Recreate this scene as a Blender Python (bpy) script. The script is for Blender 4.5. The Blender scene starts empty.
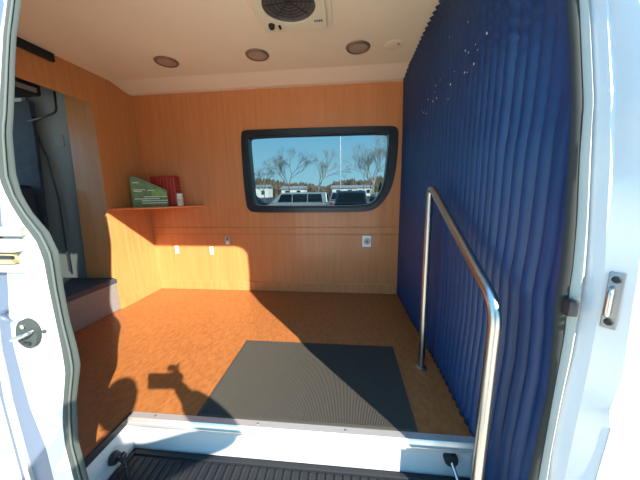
import bpy, bmesh, math, random
from mathutils import Vector, Matrix, Quaternion
random.seed(7)
C = bpy.context.scene.collection
SUN_E, SKY_E, EXPO = 6.2, 1.45, 1.42
PI = math.pi
def R(a): return math.radians(a)

# ------------------------------------------------------------------ materials
MATS = {}
def mat(name, col, rough=.5, metal=0, spec=.5, coat=0, var=0, vscale=20, stretch=(1,1,1), col2=None, bump=0, bscale=60, sheen=0, emit=None, estr=0):
    m = bpy.data.materials.new(name); m.use_nodes = True
    nt = m.node_tree; b = nt.nodes['Principled BSDF']
    b.inputs['Base Color'].default_value = (*col, 1)
    b.inputs['Roughness'].default_value = rough
    b.inputs['Metallic'].default_value = metal
    b.inputs['Specular IOR Level'].default_value = spec
    b.inputs['Coat Weight'].default_value = coat
    b.inputs['Coat Roughness'].default_value = .08
    b.inputs['Sheen Weight'].default_value = sheen
    if emit:
        b.inputs['Emission Color'].default_value = (*emit, 1); b.inputs['Emission Strength'].default_value = estr
    tc = nt.nodes.new('ShaderNodeTexCoord')
    mp = nt.nodes.new('ShaderNodeMapping'); mp.inputs['Scale'].default_value = stretch
    nt.links.new(tc.outputs['Object'], mp.inputs['Vector'])
    if var or col2:
        n = nt.nodes.new('ShaderNodeTexNoise'); n.inputs['Scale'].default_value = vscale
        n.inputs['Detail'].default_value = 5; n.inputs['Roughness'].default_value = .65
        nt.links.new(mp.outputs[0], n.inputs['Vector'])
        r = nt.nodes.new('ShaderNodeValToRGB')
        c2 = col2 or tuple(c * (1 - var) for c in col)
        r.color_ramp.elements[0].position = .32; r.color_ramp.elements[1].position = .68
        r.color_ramp.elements[0].color = (*c2, 1); r.color_ramp.elements[1].color = (*col, 1)
        nt.links.new(n.outputs['Fac'], r.inputs['Fac']); nt.links.new(r.outputs[0], b.inputs['Base Color'])
    if bump:
        n2 = nt.nodes.new('ShaderNodeTexNoise'); n2.inputs['Scale'].default_value = bscale; n2.inputs['Detail'].default_value = 4
        nt.links.new(mp.outputs[0], n2.inputs['Vector'])
        bp = nt.nodes.new('ShaderNodeBump'); bp.inputs['Strength'].default_value = bump; bp.inputs['Distance'].default_value = .01
        nt.links.new(n2.outputs['Fac'], bp.inputs['Height']); nt.links.new(bp.outputs[0], b.inputs['Normal'])
    MATS[name] = m
    return m
wood    = mat('maple_panel', (.63,.220,.072), .42, var=.16, vscale=3, stretch=(9,9,.5), col2=(.54,.180,.052), coat=.15)
woodp   = mat('maple_partition', (.57,.235,.078), .42, var=.16, vscale=3, stretch=(9,9,.5), col2=(.47,.18,.054), coat=.15)
seam    = mat('panel_seam', (.24,.085,.022), .6)
flo     = mat('reddish_floor', (.34,.125,.034), .42, vscale=28, col2=(.225,.072,.018), bump=.08, bscale=90, stretch=(1.8,.8,1))
cream   = mat('cream_ceiling', (.90,.75,.54), .55, var=.04, vscale=2)
creamtr = mat('cream_cove', (.90,.73,.54), .5)
white   = mat('white_paint', (.43,.44,.44), .35, coat=.25)
whitepl = mat('cream_white_plastic', (.76,.67,.47), .4)
blue    = mat('blue_fabric', (.004,.032,.105), .42, spec=.45, var=.3, vscale=40, stretch=(1,1,.1))
rubber  = mat('grey_rubber_seal', (.038,.046,.041), .75, spec=.2)
rubberl = mat('pale_seal_lip', (.34,.34,.30), .7, spec=.2)
rubberd = mat('dark_rubber_seal', (.026,.026,.022), .7, spec=.2)
bluegrey = mat('plain_bluegrey', (.075,.10,.145), .5)  # flat blue-grey for the bands left of the white pillar face
black   = mat('black_rubber', (.012,.012,.014), .45)
frameb  = mat('window_black_rubber', (.010,.009,.010), .35)
chrome  = mat('brushed_stainless', (.44,.41,.37), .28, metal=1, bump=.05, bscale=300, stretch=(1,1,.05))
alu     = mat('aluminium_trim', (.62,.60,.56), .35, metal=.7)
matr    = mat('ribbed_mat_rubber', (.058,.052,.042), .75, spec=.08)
greytr  = mat('grey_cab_trim', (.26,.255,.235), .7)
darkcab = mat('dark_cab_fabric', (.045,.055,.075), .8, var=.4, vscale=12)
boxgrey = mat('grey_carpet_box', (.20,.19,.175), .85, var=.2, vscale=60)
dark    = mat('dark_grey_plastic', (.016,.017,.019), .55, spec=.25)
lens    = mat('frosted_puck_lens', (.42,.30,.22), .35, var=.1, vscale=30)
ring    = mat('puck_ring', (.26,.17,.11), .35, metal=.5)
screen  = mat('fan_screen', (.10,.085,.08), .6, var=.3, vscale=30)
screw   = mat('steel_screw', (.5,.45,.4), .35, metal=1)
plate_w = mat('white_wall_plate', (.85,.83,.80), .35)
plate_g = mat('beige_wall_plate', (.50,.40,.30), .4)
slot    = mat('outlet_slot', (.10,.10,.12), .5)
red     = mat('red_carton', (.42,.022,.012), .45, var=.2, vscale=30)
green   = mat('green_printed_carton', (.22,.27,.06), .45, vscale=16, col2=(.055,.12,.035))
label_w = mat('white_print', (.75,.68,.52), .5)
bounce = mat('bounce_slab_pale', (.80,.70,.54), .9, var=.1, vscale=4)  # near-white colour for the added light-bouncing slab beside the van
asphalt = mat('asphalt', (.07,.068,.065), .9, var=.25, vscale=3)
bark    = mat('bare_bark', (.20,.16,.125), .9, var=.25, vscale=5)
barkp   = mat('pale_bark', (.50,.46,.40), .9, var=.25, vscale=5)
brush   = mat('bare_woodland', (.20,.13,.08), .95, var=.4, vscale=.6, col2=(.10,.085,.05))
wbuild  = mat('white_siding', (.82,.82,.76), .7)
roofm   = mat('grey_roof', (.3,.3,.3), .8)
tyre    = mat('tyre', (.015,.015,.015), .8)
hub     = mat('wheel_hub', (.45,.46,.47), .35, metal=.8)
carglass= mat('car_glass', (.012,.016,.02), .08, spec=.8)
lampw   = mat('car_lamp', (.8,.75,.7), .2)
lampr   = mat('car_tail_lamp', (.4,.02,.01), .3)
paints = {k: mat('car_paint_'+k, c, .3, metal=.3, coat=.6) for k, c in dict(silver=(.30,.33,.35), navy=(.012,.022,.04), tan=(.28,.25,.2), black=(.015,.016,.02), grey=(.10,.11,.12), white=(.7,.7,.7)).items()}
skin    = mat('skin', (.55,.33,.24), .5); hairm = mat('brown_hair', (.05,.03,.018), .6)
jacket  = mat('grey_jacket', (.10,.11,.13), .85, var=.2, vscale=40); jeans = mat('blue_jeans', (.03,.05,.11), .85, var=.3, vscale=50)
shoem   = mat('dark_shoe', (.02,.02,.02), .6); eyem = mat('eye_white', (.8,.8,.78), .2); lip = mat('lip', (.4,.15,.12), .5)

def glass(name, tint, gl):
    m = bpy.data.materials.new(name); m.use_nodes = True; nt = m.node_tree; nt.nodes.clear()
    o = nt.nodes.new('ShaderNodeOutputMaterial'); mx = nt.nodes.new('ShaderNodeMixShader')
    t = nt.nodes.new('ShaderNodeBsdfTransparent'); g = nt.nodes.new('ShaderNodeBsdfGlossy')
    t.inputs[0].default_value = (*tint, 1); g.inputs['Roughness'].default_value = .02
    lw = nt.nodes.new('ShaderNodeLayerWeight'); lw.inputs['Blend'].default_value = gl
    nt.links.new(lw.outputs['Fresnel'], mx.inputs[0]); nt.links.new(t.outputs[0], mx.inputs[1]); nt.links.new(g.outputs[0], mx.inputs[2])
    nt.links.new(mx.outputs[0], o.inputs[0]); return m
tinted = glass('tinted_glass', (.44,.48,.48), .12)

# ------------------------------------------------------------------ helpers
def new(): return bmesh.new()
def box(bm, x0, x1, y0, y1, z0, z1, bev=0, seg=2, mi=0):
    r = bmesh.ops.create_cube(bm, size=1)
    for v in r['verts']:
        v.co = Vector((x0+(v.co.x+.5)*(x1-x0), y0+(v.co.y+.5)*(y1-y0), z0+(v.co.z+.5)*(z1-z0)))
    fs = set(f for v in r['verts'] for f in v.link_faces)
    for f in fs: f.material_index = mi
    if bev:
        es = list(set(e for v in r['verts'] for e in v.link_edges))
        bmesh.ops.bevel(bm, geom=es, offset=bev, segments=seg, affect='EDGES', profile=.5)
    return bm
def tube(bm, pts, r, seg=16, mi=0):
    pts = [Vector(p) for p in pts]; rings = []
    rs = r if isinstance(r, (list, tuple)) else [r]*len(pts)
    t0 = (pts[1]-pts[0]).normalized(); n = t0.orthogonal().normalized()
    for i, p in enumerate(pts):
        t = (pts[min(i+1, len(pts)-1)] - pts[max(i-1, 0)]).normalized()
        n = (n - t*n.dot(t)).normalized(); b = t.cross(n)
        rings.append([bm.verts.new(p + (n*math.cos(2*PI*k/seg) + b*math.sin(2*PI*k/seg))*rs[i]) for k in range(seg)])
    for a, c in zip(rings, rings[1:]):
        for k in range(seg):
            bm.faces.new((a[k], a[(k+1)%seg], c[(k+1)%seg], c[k])).material_index = mi
    bm.faces.new(rings[0][::-1]).material_index = mi; bm.faces.new(rings[-1]).material_index = mi
    return bm
def lathe(bm, prof, M=Matrix(), seg=32, mi=0):
    rings = []
    for r, z in prof:
        if r < 1e-6: rings.append([bm.verts.new(M @ Vector((0,0,z)))])
        else: rings.append([bm.verts.new(M @ Vector((r*math.cos(2*PI*k/seg), r*math.sin(2*PI*k/seg), z))) for k in range(seg)])
    for a, c in zip(rings, rings[1:]):
        for k in range(seg):
            l = (k+1) % seg
            if len(a) == 1 and len(c) == 1: continue
            f = (a[0], c[l], c[k]) if len(a) == 1 else ((a[k], a[l], c[0]) if len(c) == 1 else (a[k], a[l], c[l], c[k]))
            bm.faces.new(f).material_index = mi
    return bm
def prism(bm, outer, holes, f0, f1):
    """2-D outline with holes, placed at two depths by f0(u,v) and f1(u,v), closed all round."""
    sides = []
    for f in (f0, f1):
        loops = []; es = []
        for lp in [outer] + holes:
            vs = [bm.verts.new(f(u, v)) for u, v in lp]
            es += [bm.edges.new((vs[i], vs[(i+1) % len(vs)])) for i in range(len(vs))]
            loops.append(vs)
        bmesh.ops.triangle_fill(bm, edges=es, use_beauty=True)
        sides.append(loops)
    for A, B in zip(*sides):
        for i in range(len(A)):
            j = (i+1) % len(A); bm.faces.new((A[i], A[j], B[j], B[i]))
    return bm
def obj(name, bm, m, parent=None, smooth=None, label=None, recenter=True):
    bmesh.ops.recalc_face_normals(bm, faces=bm.faces)
    off = Vector((0,0,0))
    if parent is not None:
        q = parent
        while q is not None: off += q.location; q = q.parent
    elif recenter and bm.verts:
        lo = [min(v.co[i] for v in bm.verts) for i in range(3)]; hi = [max(v.co[i] for v in bm.verts) for i in range(3)]
        off = Vector(((lo[0]+hi[0])/2, (lo[1]+hi[1])/2, lo[2]))
    bmesh.ops.translate(bm, verts=bm.verts, vec=-off)
    me = bpy.data.meshes.new(name); bm.to_mesh(me); bm.free()
    for k in (m if isinstance(m, (list, tuple)) else [m]): me.materials.append(k)
    if smooth is not None:
        me.shade_smooth()
        if smooth < 180: me.set_sharp_from_angle(angle=R(smooth))
    o = bpy.data.objects.new(name, me); C.objects.link(o)
    if parent is not None: o.parent = parent
    else: o.location = off
    if label: o['label'] = label
    return o
def tag(o, label, cat, group=None, kind=None):
    o['label'] = label; o['category'] = cat
    if group: o['group'] = group
    if kind: o['kind'] = kind
    return o
def thing(name, label, cat, loc=(0,0,0), group=None):
    o = bpy.data.objects.new(name, None); C.objects.link(o); o.location = loc; o.empty_display_size = .1
    return tag(o, label, cat, group)
def struct(name, bm, m, smooth=None, parent=None):
    o = obj(name, bm, m, parent, smooth)
    if parent is None: o['kind'] = 'structure'
    return o
def copy_tree(o, parent=None):
    c = o.copy(); C.objects.link(c); c.parent = parent
    for ch in [k for k in bpy.data.objects if k.parent == o]: copy_tree(ch, c)
    return c
def interp(z, T):
    if z <= T[0][0]: return T[0][1]
    if z >= T[-1][0]: return T[-1][1]
    for (a, u), (b, v) in zip(T, T[1:]):
        if a <= z <= b: return u + (v-u)*(z-a)/(b-a) if b > a else u
PROF = [(-1,.72),(.9,.72),(1.3,.75),(1.6,.82),(2.0,.97),(2.3,1.2)]
def prof(z): return interp(z, PROF)

# door-opening outline measured up both pillars: (height, x)
LA = [(0.038, -0.973), (0.208, -0.981), (0.387, -0.953), (0.524, -0.91), (0.584, -0.909), (0.693, -0.917), (0.798, -0.916), (0.915, -0.907), (0.987, -0.936), (1.05, -0.988), (1.103, -1.016), (1.164, -1.028), (1.254, -1.025), (1.329, -1.02), (1.421, -1.023), (1.514, -1.027), (1.608, -1.028), (1.716, -1.043)]
LB = [(0.032, -1.025), (0.19, -1.03), (0.299, -1.019), (0.384, -0.997), (0.497, -0.965), (0.6, -0.959), (0.71, -0.958), (0.808, -0.958), (0.898, -0.956), (0.962, -0.975), (1.01, -1.012), (1.088, -1.054), (1.159, -1.079), (1.241, -1.069), (1.33, -1.055), (1.422, -1.055), (1.515, -1.055), (1.611, -1.057), (1.719, -1.077)]
LC = [(0.044, -1.12), (0.172, -1.121), (0.335, -1.146), (0.462, -1.151), (0.602, -1.152), (0.725, -1.135), (0.828, -1.112), (0.896, -1.105), (1.026, -1.096), (1.15, -1.087), (1.33, -1.066), (1.517, -1.073), (1.721, -1.099)]
LD = [(0.01, -1.215), (0.363, -1.22), (0.458, -1.213), (0.557, -1.211), (0.929, -1.16), (1.243, -1.137), (1.521, -1.145), (1.729, -1.184)]
LE = [(0.007, -1.238), (0.361, -1.239), (0.457, -1.23), (0.556, -1.232), (0.928, -1.182), (1.243, -1.158), (1.523, -1.167), (1.732, -1.207)]
LF = [(0.001, -1.289), (0.185, -1.311), (0.357, -1.29), (0.552, -1.302), (0.928, -1.228), (1.244, -1.194), (1.525, -1.204), (1.736, -1.246)]
RG = [(0.205, 0.572), (0.389, 0.58), (0.512, 0.586), (0.693, 0.578), (0.773, 0.569), (0.98, 0.569), (1.171, 0.565), (1.287, 0.559), (1.442, 0.56), (1.57, 0.557)]
RH = [(0.221, 0.592), (0.522, 0.594), (0.7, 0.597), (0.833, 0.591), (1.03, 0.588), (1.169, 0.58), (1.283, 0.578), (1.561, 0.577)]
RI = [(0.229, 0.608), (0.337, 0.604), (0.527, 0.608), (0.647, 0.614), (0.81, 0.614), (0.983, 0.607), (1.166, 0.597), (1.281, 0.59), (1.407, 0.59), (1.556, 0.589)]
RK = [(0.264, 0.629), (0.369, 0.63), (0.55, 0.634), (0.665, 0.636), (0.821, 0.634), (0.987, 0.626), (1.162, 0.617), (1.274, 0.606), (1.394, 0.605), (1.537, 0.604)]
RL = [(0.265, 0.632), (0.369, 0.633), (0.551, 0.636), (0.665, 0.638), (0.821, 0.636), (0.987, 0.629), (1.162, 0.626), (1.273, 0.616), (1.393, 0.616), (1.445, 0.612), (1.537, 0.606)]
RJ = [(0.322, 0.667), (0.489, 0.677), (0.546, 0.667), (0.634, 0.68), (0.81, 0.67), (0.905, 0.666), (1.01, 0.669), (1.182, 0.654), (1.289, 0.638), (1.428, 0.636), (1.512, 0.634)]
SPECK = [(1.35, 1.817), (1.564, 1.869), (1.17, 1.679), (1.261, 1.686), (1.358, 1.709), (1.324, 1.686), (1.239, 1.656), (1.263, 1.615), (1.473, 1.672), (1.351, 1.618), (1.323, 1.607), (1.678, 1.712), (1.753, 1.71), (1.516, 1.629), (1.767, 1.68), (1.539, 1.566), (1.899, 1.68), (1.793, 1.636), (1.988, 1.625), (1.923, 1.6), (1.725, 1.631), (2.038, 1.651), (1.519, 0.691), (0.725, 0.844)]


LA += [(1.73,-1.045),(1.95,-1.12)]; LB += [(1.73,-1.08),(1.95,-1.14)]; LC += [(1.70,-1.10),(1.95,-1.18)]
RGC = RG + [(1.75,.545),(1.95,.52),(2.16,.51)]
RG += [(1.70,.53),(1.95,.44)]; RH += [(1.70,.55),(1.95,.455)]; RI += [(1.70,.565),(1.95,.47)]; RK += [(1.70,.58),(1.95,.49)]; RL += [(1.70,.582),(1.95,.495)]; RJ += [(1.70,.61),(1.95,.52)]
RL = [(z, x if z > 1.12 else interp(z,RK)+.0004) for z, x in RL]
YB = 2.76; ZC = 2.16; XP = -2.18; GZ = -.58
# ------------------------------------------------------------------ room shell
bm = new()
prism(bm, [(XP-1.6,.74),(-1.085,.74),(-1.085,1.05),(.62,1.05),(.62,.74),(1.9,.74),(1.9,2.8),(XP-1.6,2.8)], [], lambda u,v: (u,v,0), lambda u,v: (u,v,-.025))
struct('floor', bm, flo)
# far wall with the window hole
WIN_O = [(-1.08,1.685),(-1.056,1.723),(-1.013,1.731),(-.263,1.728),(.437,1.719),(.485,1.699),(.501,1.641),(.493,1.351),(.457,1.138),(.382,.999),(.304,.923),(.203,.888),(-.381,.887),(-.991,.89),(-1.044,.917),(-1.069,.971),(-1.083,1.337)]
WIN_I = [(-1.009,1.634),(-.986,1.662),(-.264,1.660),(.382,1.656),(.411,1.635),(.406,1.495),(.381,1.198),(.34,1.08),(.277,.99),(.191,.955),(-.38,.955),(-.942,.959),(-.984,.992),(-.996,1.335)]
def chaikin(P, n=2):
    for _ in range(n):
        Q = []
        for i in range(len(P)):
            a, b = P[i], P[(i+1) % len(P)]
            Q += [(.75*a[0]+.25*b[0], .75*a[1]+.25*b[1]), (.25*a[0]+.75*b[0], .25*a[1]+.75*b[1])]
        P = Q
    return P
def shrink(P, d):
    cx = sum(p[0] for p in P)/len(P); cz = sum(p[1] for p in P)/len(P)
    out = []
    for i, p in enumerate(P):
        a, b = Vector(P[i-1]), Vector(P[(i+1) % len(P)])
        t = (b-a).normalized(); n = Vector((t.y, -t.x))
        if n.dot(Vector((cx-p[0], cz-p[1]))) < 0: n = -n
        out.append((p[0]+n.x*d, p[1]+n.y*d))
    return out
WO = chaikin(WIN_O); WI = chaikin(WIN_I); WH = shrink(WO, .03)
bm = new()
prism(bm, [(XP-.09,.73),(.75,.73),(.75,ZC+.02),(XP-.09,ZC+.02)], [WH], lambda u,v: (u,YB,v), lambda u,v: (u,YB+.03,v))
box(bm, XP-.03, .75, YB, YB+.03, .105, .652); 
box(bm, XP-.03, .75, YB-.004, YB+.03, .655, .727, .002)
struct('wall_back', bm, wood)
bm = new(); box(bm, XP-.03, .75, YB-.001, YB+.029, .651, .656); box(bm, XP-.03, .75, YB-.0005, YB+.029, .7265, .7305)
struct('trim_1', bm, seam)
bm = new(); box(bm, XP+.001, .75, YB-.012, YB+.03, 0, .105, .004); struct('baseboard_back', bm, wood)
# back wall outer steel skin (outside face), with the window hole
bm = new(); prism(bm, [(-3.8,-.35),(1.9,-.35),(1.9,2.24),(-3.8,2.24)], [WH], lambda u,v: (u,YB+.034,v), lambda u,v: (u,YB+.075,v))
struct('wall_outer_back', bm, white)
# window: rubber frame and tinted pane
bm = new(); prism(bm, WO, [WI], lambda u,v: (u,YB-.022,v), lambda u,v: (u,YB+.085,v))
w = obj('window_1', bm, frameb); w['kind'] = 'structure'
bm = new(); prism(bm, shrink(WI,-.006), [], lambda u,v: (u,YB+.055,v), lambda u,v: (u,YB+.060,v))
obj('pane', bm, tinted, w)
bm = new()   # thin inner lip of the rubber
lp = shrink(WI, -.012); tube(bm, [(u,YB-.022,v) for u,v in lp+lp[:2]], .008, 8); obj('inner_lip', bm, frameb, w, 180)
# partition on the left with the cab opening
bm = new()
prism(bm, [(.78,0),(.98,0),(.98,1.915),(2.275,1.895),(2.2,.3),(2.2,0),(YB-.001,0),(YB-.001,ZC+.02),(1.22,ZC+.02),(1.03,1.9),(.87,1.5),(.80,.9)], [], lambda u,v: (XP-.026*v,u,v), lambda u,v: (XP-.03-.026*v,u,v))
struct('wall_left', bm, woodp)
bm = new(); prism(bm, [(XP-.315,.315),(XP-.04,.315),(XP-.088,2.155),(XP-.315,2.155)], [], lambda u,v: (u,2.2+.05*(v-.315),v), lambda u,v: (u,2.218+.05*(v-.315),v)); struct('trim_2', bm, woodp)
bm = new(); box(bm, XP, XP+.012, 2.212, YB-.013, 0, .10, .003); struct('baseboard_left', bm, woodp)
# ceiling with fan hole left closed by the fan itself, and sloping cove strip
bm = new(); box(bm, XP-.07, 1.9, 1.02, YB, ZC, ZC+.03); struct('ceiling', bm, cream)
bm = new()
prism(bm, [(2.50,ZC),(2.515,ZC),(YB,2.125),(YB,2.113),(2.70,2.113)], [], lambda u,v: (XP-.055,u,v), lambda u,v: (.70,u,v))
struct('trim_3', bm, creamtr)
# rear load area behind the curtain, cab shell, roof
bm = new(); box(bm, 1.87, 1.9, .74, YB, 0, ZC); struct('wall_right', bm, greytr)
bm = new(); box(bm, -3.8, 1.95, 1.0, YB+.08, ZC+.05, ZC+.09, .02); struct('roof', bm, white)
bm = new(); box(bm, -3.8, -3.76, .74, 2.8, -.3, .95); box(bm, -3.8, XP-.072, 1.02, YB, ZC, ZC+.03); box(bm, -3.76, XP-.10, YB-.04, YB-.002, 0, 2.15)
struct('wall_cab', bm, greytr)

# ------------------------------------------------------------------ body side around the sliding door
def strip(bm, ua, ub, oa, ob, z0=-.30, z1=1.93, n=70, thick=.02, mid=None, mi=0):
    """band between two measured outlines ua, ub (z->x), offset oa/ob in depth from the side profile; mid bulges it"""
    rows = []
    for i in range(n+1):
        z = z0 + (z1-z0)*i/n; xa, xb = ua(z), ub(z); y = prof(z)
        A = [Vector((xa, y+oa, z))]
        if mid is not None:
            for t in (.2,.5,.8): A.append(Vector((xa+(xb-xa)*t, y+oa+(ob-oa)*t + mid*math.sin(PI*t), z)))
        A.append(Vector((xb, y+ob, z)))
        A += [Vector((xb, y+ob+thick, z)), Vector((xa, y+oa+thick, z))]
        rows.append([bm.verts.new(v) for v in A])
    k = len(rows[0])
    for a, b in zip(rows, rows[1:]):
        for i in range(k):
            bm.faces.new((a[i], a[(i+1)%k], b[(i+1)%k], b[i])).material_index = mi
    bm.faces.new(rows[0]).material_index = mi; bm.faces.new(rows[-1][::-1]).material_index = mi
T = lambda tab, dx=0: (lambda z: interp(z, tab)+dx)
K = lambda x: (lambda z: x)
# left pillar
bm = new(); strip(bm, T(LC), T(LB,.004), .002, .002, thick=.006); pl = struct('wall_pillar_left', bm, white, 40)
bm = new()
strip(bm, T(LB), lambda z: interp(z,LB)*.35+interp(z,LA)*.65, 0, 0, mid=-.014, z0=-.2, thick=.002)
strip(bm, lambda z: interp(z,LB)*.38+interp(z,LA)*.62, T(LA), 0, .004, mid=-.006, z0=-.2, thick=.002)
sl = thing('door_seal', 'grey rubber door seal running up the left pillar of the door opening', 'seal', (-.97,.72,-.2))
obj('seal_tube', bm, rubber, sl, 50)
bm = new(); tube(bm, [(interp(z,LB)*.33+interp(z,LA)*.67, prof(z)-.008, z) for z in [-.19+.03*i for i in range(70)]], .0035, 8); obj('seal_bead', bm, mat('seal_bead_rubber', (.075,.088,.08), .75, spec=.2), sl, 180)
bm = new(); strip(bm, T(LD), T(LC,.004), .008, .008); struct('trim_4', bm, bluegrey, 40)
bm = new(); strip(bm, T(LE), T(LD), -.004, -.004, thick=.03); struct('trim_5', bm, alu, 40)
bm = new(); strip(bm, K(-1.32), T(LE,.004), .010, .008, z1=2.1); struct('trim_6', bm, bluegrey, 40)
# front passenger door skin with a window, and pillar above/below
def skin_panel(bm, x0, x1, z0, z1, off, nx=8, nz=24, bottom=None):
    rows = []
    for i in range(nz+1):
        r_ = []
        for j in range(nx+1):
            x = x0+(x1-x0)*j/nx; zb = bottom(x) if bottom else z0; z = zb+(z1-zb)*i/nz
            r_.append((bm.verts.new((x, prof(z)+off, z)), bm.verts.new((x, prof(z)+off+.03, z))))
        rows.append(r_)
    for a, b in zip(rows, rows[1:]):
        for j in range(nx):
            bm.faces.new((a[j][0], a[j+1][0], b[j+1][0], b[j][0])); bm.faces.new((a[j][1], b[j][1], b[j+1][1], a[j+1][1]))
        bm.faces.new((a[0][0], b[0][0], b[0][1], a[0][1])); bm.faces.new((a[-1][0], a[-1][1], b[-1][1], b[-1][0]))
    for j in range(nx):
        a = rows[0]; bm.faces.new((a[j][0], a[j][1], a[j+1][1], a[j+1][0])); a = rows[-1]; bm.faces.new((a[j][0], a[j+1][0], a[j+1][1], a[j][1]))
bm = new(); skin_panel(bm, -3.8, -1.275, -.35, .95, 0); skin_panel(bm, -3.8, -3.4, .95, 1.7, 0); skin_panel(bm, -1.45, -1.275, .95, 1.7, 0); skin_panel(bm, -3.8, -1.275, 1.7, 2.22, 0)
d1 = struct('door_1', bm, white, 30)
bm = new(); skin_panel(bm, -3.4, -1.45, .95, 1.7, .012); obj('pane', bm, tinted, d1, 30)
# header above the opening with rounded corners
def hb(x):
    a, b = -1.14, .56; r = .26 if x > 0 else .05
    d = max(0, a+r-x, x-(b-r)); d = min(d, r)
    return 1.955-(r-math.sqrt(r*r-d*d))
bm = new(); skin_panel(bm, -1.28, .70, 1.9, 2.24, 0, nx=80, nz=10, bottom=hb); struct('wall_header', bm, white, 30)
# right pillar: dark seal, pale lip, painted return and outer skin
sr = thing('door_seal', 'dark and pale two-tone rubber seal beside the blue curtain', 'seal', (.6,.72,-.2))
bm = new(); strip(bm, T(RG), T(RH,.004), .012, .004, mid=-.008, z0=-.2, thick=.002); obj('dark_seal', bm, rubberd, sr, 50, label='dark brown rubber strip')
bm = new(); strip(bm, T(RH), T(RI,.002), .0, -.006, mid=-.012, z0=-.2, thick=.002); obj('pale_lip', bm, rubberl, sr, 50, label='pale grey rubber lip')
bm = new()
strip(bm, T(RI), T(RK), -.002, -.036, thick=.05); strip(bm, T(RK), T(RL), -.036, -.0365, thick=.05); strip(bm, T(RL), T(RJ), -.0365, -.075, thick=.05)
struct('wall_pillar_right', bm, white, 40)
bm = new(); strip(bm, T(RJ), K(3.0), -.075, -.075, thick=.03, z0=.50, z1=2.22, n=40); strip(bm, T(RJ), K(3.0), -.078, -.078, thick=.03, z0=-.35, z1=.494, n=20)
struct('wall_outer_right', bm, white, 30)
bm = new(); strip(bm, T(RJ,.002), K(3.0), -.068, -.068, thick=.03, z0=.485, z1=.51, n=2); struct('trim_7', bm, rubber)
# sill: body under the floor, stepwell
bm = new(); skin_panel(bm, -1.28, 3.0, -.40, -.22, 0, nz=2); struct('wall_sill', bm, white)
XS0 = -1.10; XS1 = .62
bm = new()
prism(bm, [(1.052,-.028),(1.052,-.21),(1.072,-.21),(1.10,-.028)], [], lambda u,v: (XS0-.02,u,v), lambda u,v: (XS1,u,v))
box(bm, XS0-.02, XS1, 1.030, 1.056, -.058, -.028, .004)
box(bm, XS0-.025, XS0, .74, 1.06, -.21, -.028, .002)
box(bm, XS1, XS1+.02, .74, 1.06, -.21, -.028, .002)
struct('wall_step', bm, white, 40)
bm = new()
prism(bm, [(1.022,-.026),(1.022,-.008),(1.030,.004),(1.064,.004),(1.064,.0005),(1.05,.0005),(1.05,-.026)], [], lambda u,v: (XS0+.018,u,v), lambda u,v: (XS1,u,v))
box(bm, XS0+.018, XS1, 1.012, 1.022, -.030, -.020, .002)
t = thing('floor_edge_trim', 'pale metal nosing along the floor edge in front of the ribbed mat', 'trim', (-.3,1.05,0))
obj('nosing', bm, alu, t, 40)
for i, x in enumerate((-.95,-.42,.0,.42)):
    bm = new(); lathe(bm, [(.006,0),(.005,.002),(0,.0025)], Matrix.Translation((x,1.047,.004)), 12); obj('screw', bm, screw, t)
bm = new(); box(bm, XS0+.002, XS0+.018, .745, 1.058, -.03, .006, .003)
tag(obj('floor_edge_trim', bm, black), 'black trim strip on the floor edge left of the step', 'trim')
bm = new(); box(bm, XS0+.0, XS1, .73, 1.051, -.24, -.207)
for i in range(42):
    x = XS0+.05+i*.04
    if x < XS1-.03: box(bm, x, x+.014, .735, 1.005, -.208, -.199, .003, 1)
box(bm, XS0+.012, XS1-.005, 1.016, 1.04, -.208, -.196, .004)
box(bm, XS0+.008, XS0+.03, .735, 1.04, -.208, -.196, .004)
tag(obj('step_tread', bm, dark), 'black ribbed plastic step tread below the white sill', 'step')

# ------------------------------------------------------------------ mat
bm = new(); x0, x1, y0, y1 = -.745, .335, 1.066, 1.748
box(bm, x0, x1, y0, y1, .001, .005, .002)
n = 136; w_ = (x1-x0-.03)/n; top = []
pr = []
for i in range(n):
    a = x0+.015+i*w_; pr += [(a,.0045),(a+.25*w_,.0078),(a+.6*w_,.0078),(a+.85*w_,.0045)]
va = [bm.verts.new((x, y0+.015, z)) for x, z in pr]; vb = [bm.verts.new((x, y1-.015, z)) for x, z in pr]
for i in range(len(pr)-1): bm.faces.new((va[i], va[i+1], vb[i+1], vb[i]))
tag(obj('floor_mat', bm, matr), 'dark grey ribbed rubber mat on the reddish floor at the step', 'mat')

# ------------------------------------------------------------------ curtain
ct = thing('curtain', 'deep blue pleated curtain hanging along the right side', 'curtain', (.57,1.75,0))
bm = new(); ny, nz = 620, 44; rows = []
for j in range(nz+1):
    row = []
    for i in range(ny+1):
        s = i/ny; zz = .4+1.75*j/nz; yf = prof(ZC*j/nz)+.028; y = 2.735-(2.735-yf)*s
        t_ = max(0, min(1, (1.075-y)/.03)); zb = .008-.18*t_
        f = j/nz; z = zb+(ZC-.004-zb)*f
        ph = 2*PI*(y/.052) + .9*math.sin(y*5.3+z*.6) + .5*math.sin(y*11.7-z*1.1)
        amp = .014+.004*math.sin(y*7.1)+.005*(1-f)*math.sin(y*3.1+1)
        x = (.578-.016*z)*(1-s**2) + (interp(z,RGC)*yf/prof(z)+.012)*s**2 + amp*(1-s**20)*math.sin(ph) + .008*math.sin(y*4.2+z*1.3)*(1-f)
        ytop = 0
        row.append(bm.verts.new((x-.012, y+amp*.45*math.cos(ph*1.0+.6)*(1-s**30), z)))
    rows.append(row)
for a, b in zip(rows, rows[1:]):
    for i in range(ny): bm.faces.new((a[i], a[i+1], b[i+1], b[i]))
fab = obj('fabric', bm, blue, ct, 180)
so = fab.modifiers.new('s', 'SOLIDIFY'); so.thickness = .002; so.offset = 1
bm = new(); tube(bm, [(.555,2.70,2.140),(.555,1.08,2.140)], .012, 12); obj('curtain_rod', bm, dark, ct, 60)
bm = new()
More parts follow.
